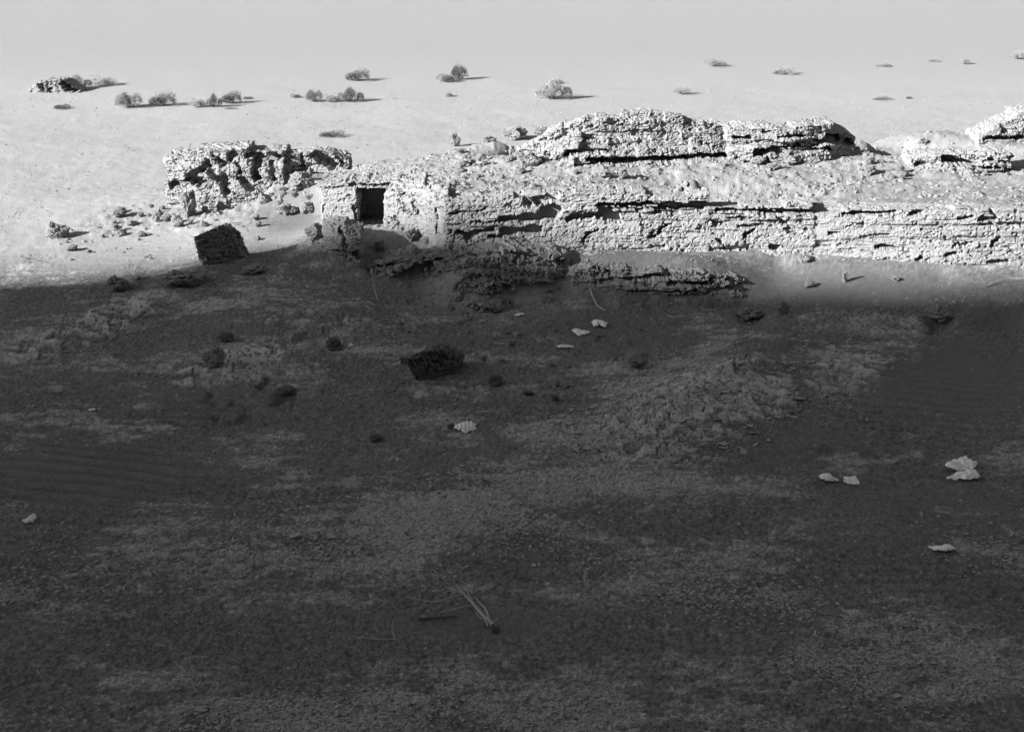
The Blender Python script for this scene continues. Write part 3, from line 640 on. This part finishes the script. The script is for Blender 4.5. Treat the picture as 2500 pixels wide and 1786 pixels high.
twig('dead_branch', 'forked dead branch lying on the shaded floor', [([(1205,1535,.03),(1178,1515,.08),(1150,1490,.12),(1128,1465,.10),(1090,1446,.04)],0.0319,0.0087),([(1150,1498,.1),(1110,1500,.06),(1072,1501,.02)],0.0145,0.0058),([(1180,1515,.08),(1192,1540,.02),(1215,1520,.05)],0.0203,0.0072),([(1128,1470,.1),(1060,1477,.03),(1000,1466,.02)],0.0116,0.0043),([(1165,1505,.1),(1140,1470,.14)],0.0174,0.0058),([(1200,1533,.03),(1186,1508,.12),(1160,1484,.16)],0.0203,0.0072),([(1190,1525,.04),(1172,1524,.08),(1160,1512,.1)],0.0145,0.0058),([(1205,1536,.02),(1222,1528,.04)],0.0145,0.0072),([(1140,1482,.12),(1120,1462,.14),(1108,1452,.16)],0.0116,0.0043)], 'branch')
twig('straight_stick', 'straight dark stick left of the dead branch', [([(1022,1517,.02),(1070,1515,.02),(1116,1511,.02)],.020,.014)], 'stick', M_TWIGD)
twig('bent_twig', 'pale L-shaped twig below the straight stick', [([(873,1562,.01),(910,1567,.01),(965,1564,.01)],.008,.006),([(965,1564,.01),(958,1550,.05),(960,1535,.1)],.007,.004)])
twig('pale_twig', 'short pale twig right of the dead branch foot', [([(1163,1604,.01),(1185,1603,.03),(1214,1605,.01)],.010,.006)])
twig('dry_twigs', 'dry spidery twig cluster near the bottom left', [([(480,1695,.01),(465,1678,.1),(445,1662,.15),(432,1640,.1)],.008,.003),([(465,1680,.1),(490,1690,.05),(505,1676,.04)],.005,.003),([(470,1690,.05),(430,1680,.06),(405,1700,.02)],.005,.002),([(445,1662,.15),(462,1661,.1)],.004,.002),([(478,1696,.02),(450,1700,.03),(400,1702,.02)],.004,.002)], 'dry plant')
twig('forked_twig', 'small forked twig on the floor right of centre', [([(1752,1482,.01),(1772,1490,.04),(1784,1498,.02)],.009,.005),([(1760,1485,.03),(1750,1484,.02)],.005,.003),([(1782,1497,.02),(1778,1503,.01)],.005,.003)])
twig('broken_twig', 'short broken twig near the left edge at the bottom', [([(90,1642,.02),(97,1652,.03),(103,1660,.01)],.010,.006),([(95,1648,.03),(90,1660,.01)],.006,.004)])
twig('thin_twig', 'thin curved twig at the edge of the rippled sand', [([(420,1223,.01),(440,1229,.02),(465,1232,.01)],.008,.004)])
twig('long_stick', 'long pale stick on the sand bank at the right edge', [([(2408,703,.01),(2440,692,.05),(2470,687,.07),(2530,690,.05)],.018,.012)], 'stick')
twig('white_twig', 'bright forked twig on the shade below the long ledge', [([(1628,775,.03),(1645,782,.05),(1678,776,.03)],.012,.005),([(1642,781,.04),(1640,788,.01)],.008,.005),([(1655,780,.05),(1668,770,.06)],.006,.003)])
twig('bank_twig', 'thin pale twig left of the round stone on the bank', [([(1842,752,.01),(1858,747,.04),(1875,740,.06)],.009,.004)])
twig('pale_root', 'pale root hanging from the undercut ledge to the sand', [([(1440,712,.02),(1450,735,.02),(1458,752,.02),(1478,762,.01)],.03,.02)], 'root')
twig('sand_stick', 'thin dark stick on bright sand at the far left', [([(50,630,.02),(75,636,.04),(112,643,.02)],.012,.006),([(75,636,.04),(58,644,.02)],.006,.004)], 'stick', M_TWIGD)
twig('ledge_stem', 'thin pale stem standing below the niche block', [([(922,735,.0),(912,712,.15),(908,690,.35)],.010,.005)], 'stem')
twig('dry_stalks', 'spidery dead plant on the slope near the rough rock', [([(617,905,.01),(605,895,.08),(592,888,.05)],.010,.004),([(608,897,.07),(622,892,.08)],.006,.003),([(606,896,.07),(604,880,.15)],.006,.003)], 'dry plant')
twig('short_stick', 'short pale stick right of the large dark boulder', [([(1220,834,.01),(1245,835,.02),(1268,834,.01)],.008,.006)], 'stick')

# ------------------------------------------------------------------ shrubs
def shrub_parts(seed, n=2600, spread=1.0, tall=1.0, leaf=.045):
    r = np.random.default_rng(seed)
    lob = r.normal(size=(7, 3)) * [.5, .5, .12]; lob[:, 2] = np.abs(lob[:, 2]) + .12; lr = r.uniform(.28, .5, 7)
    c = r.integers(0, 7, n); d = r.normal(size=(n, 3)); d /= np.linalg.norm(d, axis=1)[:, None]; d[:, 2] = np.abs(d[:, 2]) * .9
    P = lob[c] * .7 + d * (lr[c] * r.uniform(.45, 1.12, n) ** .6)[:, None]; P[:, 2] = np.clip(P[:, 2], .01, None)
    ax = d + r.normal(size=(n, 3)) * .5; ax /= np.linalg.norm(ax, axis=1)[:, None]; sd_ = np.cross(ax, r.normal(size=(n, 3))); sd_ /= np.linalg.norm(sd_, axis=1)[:, None]
    L = (leaf * r.uniform(.7, 1.9, n))[:, None]; w_ = L * .3
    V = np.stack([P - sd_ * w_, P + sd_ * w_, P + ax * L * 1.0], 1).reshape(-1, 3); Fq = np.arange(n * 3).reshape(-1, 3)
    V /= np.array([max(abs(V[:, 0]).max(), .1) * 2, max(abs(V[:, 1]).max(), .1) * 2, V[:, 2].max()])
    stems = []
    for i in range(26):
        q = P[r.integers(0, n)]; e = Vector((q[0] * .5, q[1] * .5, q[2])); b = Vector((r.normal() * .05, r.normal() * .05, -.05))
        stems.append(([b, b.lerp(e, .5) + Vector((0, 0, .03)), e], .012, .005))
    return V, Fq, stems
SH = {}
def shrub(px, py, wpx, hpx, mat, label, var, name='desert_shrub', cat='shrub', group='shrubs on the far plain', n=2600):
    p = ground_at(px, py); m = scale_at(p)
    key = (var, mat.name, n)
    if key not in SH:
        V, Fq, st = shrub_parts(500 + var, n); me = mesh('foliage', V, Fq, mat, False)
        so_ = tube(st, 'stems', M_TWIGD); sm_ = so_.data; bpy.data.objects.remove(so_); SH[key] = (me, sm_)
    root = tag(bpy.data.objects.new(name, None), label, cat, group); COL.objects.link(root)
    root.location = (p.x, p.y + .3 * wpx * m, p.z - .02); root.scale = (wpx * m * 1.22, wpx * m * 1.1, hpx * m * 1.3); root.rotation_euler = (0, 0, rnd.uniform(-.4, .4))
    obj('foliage', SH[key][0], root); obj('stems', SH[key][1], root)
for a in ((314,266,62,33,M_SHRUB,'grey rounded shrub, leftmost of the near row of shrubs',0),(392,262,64,28,M_SHRUB,'dark domed shrub second from the left in the near row',1),
          (482,264,46,22,M_DRY,'loose low shrub third from the left in the near row',2),(520,263,34,30,M_SHRUB,'upright shrub hugging the loose low one in the near row',3),(562,255,48,26,M_SHRUB,'peaked shrub at the right end of the left shrub row',1),
          (722,240,28,10,M_SHRUB,'tiny tuft left of the middle shrub clump',2),(768,250,42,26,M_SHRUB,'bushy shrub at the left of the middle clump',0),(808,251,44,18,M_DRY,'pale wispy shrub inside the middle clump',2),(852,251,58,32,M_SHRUB,'tallest shrub at the right of the middle clump',3),
          (870,200,58,24,M_SHRUB,'smooth dark dome of a shrub behind the middle clump',1),(1092,202,54,18,M_SHRUB,'low dark shrub left of its taller twin on the far plain',2),(1124,196,42,32,M_SHRUB,'tall round shrub with a long shadow on the far plain',0),
          (1350,245,80,42,M_DRY,'large pale feathery shrub above the high rear wall',3),(1094,237,26,12,M_DRY,'small pale tuft left of the large feathery shrub',2),(1364,205,30,8,M_SHRUB,'tiny dark tuft just behind the large feathery shrub',0),
          (1672,232,46,16,M_DRY,'pale tuft right of the feathery shrub',0),(1748,164,60,18,M_DRY,'low straggling shrub on the far plain right of centre',2),(1912,184,54,16,M_DRY,'low dark shrub right of the straggling one',1),
          (2156,246,44,10,M_DRY,'flat shrub on a pale sand hummock at right',1),(2222,242,16,6,M_SHRUB,'tiny tuft right of the hummock shrub',0),(2280,152,24,8,M_DRY,'tiny far tuft at upper right',1),(2358,158,24,16,M_DRY,'small far tuft right of the tiny one at upper right',2),(2494,146,40,18,M_DRY,'far shrub cut by the right edge of the picture',0),
          (2160,164,40,8,M_DRY,'faint pale tuft left of the upper right tufts',3),(806,338,62,14,M_SHRUB,'low tuft on a small mound behind the ridge',1),(152,268,44,10,M_SHRUB,'low tuft on the plain at left',0),(560,268,26,6,M_DRY,'tiny pale tuft below the left shrub row',1),
          (182,218,60,30,M_DRY,'broad grey shrub behind the far ruin stump',3),(250,212,72,22,M_DRY,'spreading grey shrub right of the far ruin stump',2),(606,243,26,6,M_SHRUB,'tiny tuft right of the left shrub row',0)):
    shrub(*a)
shrub(332, 688, 62, 44, M_TWIG, 'wiry leafless bush on the shadow edge at left', 5, 'wiry_bush', 'bush', None, 260)
# far ruin stump
WALLS['F'] = stations([(72, 227, 0, 214), (84, 228, 0, 200), (120, 228, 0, 195), (160, 228, 0, 196), (168, 228, 0, 208), (194, 228, 0, 222)])
wall('earth_ruin', 'F', courses(WALLS['F'], 31, 1.2, 30, .03, ragged=1), [(150,203,162,212,6,.8),(160,215,188,222,5,.6),(120,215,124,225,3,.4),(100,208,104,222,3,.3)], 'small far ruin stump on the plain at upper left', 131, amp=1.1, strata=.4, voxel=.04)

# ------------------------------------------------------------------ broken clay plates, gravel and crumbs
VG = np.stack([X, Y, Z], -1)
def plate_mesh(seed):
    r = np.random.default_rng(seed); n = 7
    a = np.sort(np.arange(n) / n * 2 * math.pi + r.uniform(-.38, .38, n)); rad = r.uniform(.5, 1.2, n)
    T = np.stack([rad * np.cos(a), rad * np.sin(a), .10 * rad ** 2 + r.uniform(-.04, .06, n)], -1) * .5; Bv = T * [.93, .93, 1] - [0, 0, .11]
    V = np.concatenate([T, Bv, [[0, 0, .0]], [[0, 0, -.12]]])
    Fq = [[2 * n, i, (i + 1) % n] for i in range(n)] + [[2 * n + 1, n + (i + 1) % n, n + i] for i in range(n)]
    for i in range(n): j = (i + 1) % n; Fq += [[i, n + i, n + j], [i, n + j, j]]
    return V, np.array(Fq)
PL = [plate_mesh(700 + i) for i in range(8)]
PLM = [mesh('mud_flake', v_, f_, M_CLAY, False) for v_, f_ in PL]
wz = zone(PX, PY, [(1700,1000,330,100,12,1),(1650,1085,220,50,5,.9),(1980,900,220,50,8,.5),(230,800,180,50,22,.55),(600,900,180,40,15,.25),(740,1320,130,30,0,.4)]).ravel(); wz = np.where(wz > .2, wz, 0)
pick = RNG.choice(len(wz), 300, replace=False, p=wz / wz.sum()); GV = VG.reshape(-1, 3)
for q in pick:
    x_, y_, z_ = map(float, GV[q]); o = obj('mud_flake', PLM[rnd.randrange(8)], ground)
    sc_ = rnd.uniform(.07, .19) * (1 if rnd.random() < .85 else 1.5); o.scale = (sc_, sc_ * rnd.uniform(.5, 1), sc_ * .7)
    o.location = (x_, y_, z_ + .018); o.rotation_euler = (rnd.gauss(.14, .16), rnd.gauss(0, .18), rnd.uniform(0, 6.28))
def scatter(name, protos, idx, sizes, mat, flat=.6, sink=.1, tilt=.5, parent=None):
    Vs, Fs, base = [], [], 0
    which = RNG.integers(0, len(protos), len(idx))
    for k, (pv, pf) in enumerate(protos):
        ii = idx[which == k]; n = len(ii)
        if not n: continue
        sz = sizes[which == k]; a = RNG.uniform(0, 6.28, n); t1 = RNG.normal(0, tilt, n); t2 = RNG.normal(0, tilt, n)
        sx = RNG.uniform(.7, 1.3, n); sy = RNG.uniform(.7, 1.3, n); szz = flat * RNG.uniform(.6, 1.4, n)
        P = pv[None] * np.stack([sx, sy, szz], -1)[:, None, :]
        def rot(P, i, j, t): c, s_ = np.cos(t)[:, None], np.sin(t)[:, None]; A_, B_ = P[..., i].copy(), P[..., j].copy(); P[..., i] = A_ * c - B_ * s_; P[..., j] = A_ * s_ + B_ * c
        rot(P, 1, 2, t1); rot(P, 0, 2, t2); rot(P, 0, 1, a)
        P = P * sz[:, None, None] + GV[ii][:, None, :] + np.stack([RNG.uniform(-.02, .02, n), RNG.uniform(-.02, .02, n), -sink * sz], -1)[:, None, :]
        Vs.append(P.reshape(-1, 3)); Fs.append((pf[None] + (np.arange(n) * len(pv))[:, None, None]).reshape(-1, 3) + base); base += n * len(pv)
    return obj(name, mesh(name, np.concatenate(Vs), np.concatenate(Fs), mat, False), parent)
def chip(seed):
    V, F_ = ico(1); r = np.random.default_rng(seed); V = V * r.uniform(.6, 1.25, (len(V), 1)); return V * .5, F_
def lump(seed):
    V, F_ = ico(2); x, y, z = V.T; V = V * (1 + .5 * fbm(x / .6, y / .6, z / .6, 3, seed, .7))[:, None]; return V * .5, F_
CH = [chip(i) for i in range(4)]; LU = [lump(40 + i) for i in range(6)]
PXf, PYf, Yf = PX.ravel(), PY.ravel(), GV[:, 1]
inf = (PXf > -60) & (PXf < 2560) & (PYf < 1850)
smz = zone(PXf, PYf, SMOOTH); crz = zone(PXf, PYf, CRUST); ruz = np.where(Yf < 46, zone(PXf, PYf, RUIN), 0)
clump = sst(-.15, .5, fbm(GV[:, 0] / .9, GV[:, 1] / .9, oc=3, seed=88))
wg = inf * (PYf > 660) * (.12 + clump + .6 * crz) * (1 - .85 * smz)
ig = RNG.choice(len(wg), 20000, replace=False, p=wg / wg.sum())
gs = RNG.uniform(.014, .036, len(ig)) * (1 + 1.3 * (RNG.random(len(ig)) < .06)); hb = len(ig) // 2
tag(scatter('gravel', CH, ig[:hb], gs[:hb], M_CLAY, .7), 'pale gravel strewn over the shaded floor', 'gravel', kind='stuff')
tag(scatter('dark_gravel', CH, ig[hb:], gs[hb:], M_DARK, .7), 'dark grit strewn over the shaded floor', 'gravel', kind='stuff')
wf = inf * (PYf > 660) * (crz * (.3 + clump)) * (1 - smz)
iff = RNG.choice(len(wf), 9000, replace=False, p=wf / wf.sum())
tag(scatter('clay_flakes', PL, iff, RNG.uniform(.025, .085, len(iff)), M_CLAY, 1.0, -.05, .22), 'small broken clay flakes littering the crusted patches', 'flakes', kind='stuff')
hump = sst(-.1, .45, fbm(GV[:, 0] / .7, GV[:, 1] / .7, oc=3, seed=98))
wr = inf * ruz * (.12 + hump) * (1 - .9 * smz) * (1 + 2.0 * (PYf < 500) * (PXf > 850))
ir = RNG.choice(len(wr), 15000, replace=False, p=wr / wr.sum())
tag(scatter('rubble', CH + LU[:2], ir, .03 + .15 * RNG.random(len(ir)) ** 3.5, M_CLOD, .9, .2, .5), 'crumbled earth rubble covering the ruin top and its foot', 'rubble', kind='stuff')
wp_ = inf * (PYf < 640) * (PYf > 215) * (1 - np.clip(ruz * 2, 0, 1)) * (.05 + clump ** 2)
ip = RNG.choice(len(wp_), 5000, replace=False, p=wp_ / wp_.sum())
tag(scatter('plain_pebbles', CH, ip, RNG.uniform(.03, .11, len(ip)), M_CLOD, .5), 'scattered pebbles over the bright desert plain', 'pebbles', kind='stuff')

wc = inf * zone(PXf, PYf, [(1120,830,330,110,0,1),(620,900,260,80,15,.7),(1450,760,420,50,0,.8),(2200,770,300,40,5,.7),(350,740,260,50,15,.6)]) * (.1 + hump) * (PYf > 640)
ic = RNG.choice(len(wc), 3000, replace=False, p=wc / wc.sum())
tag(scatter('earth_crumbs', LU, ic, .025 + .10 * RNG.random(len(ic)) ** 3, M_CLOD, .8, .15, .5), 'crumbs of earth fallen over the shaded slope', 'crumbs', kind='stuff')
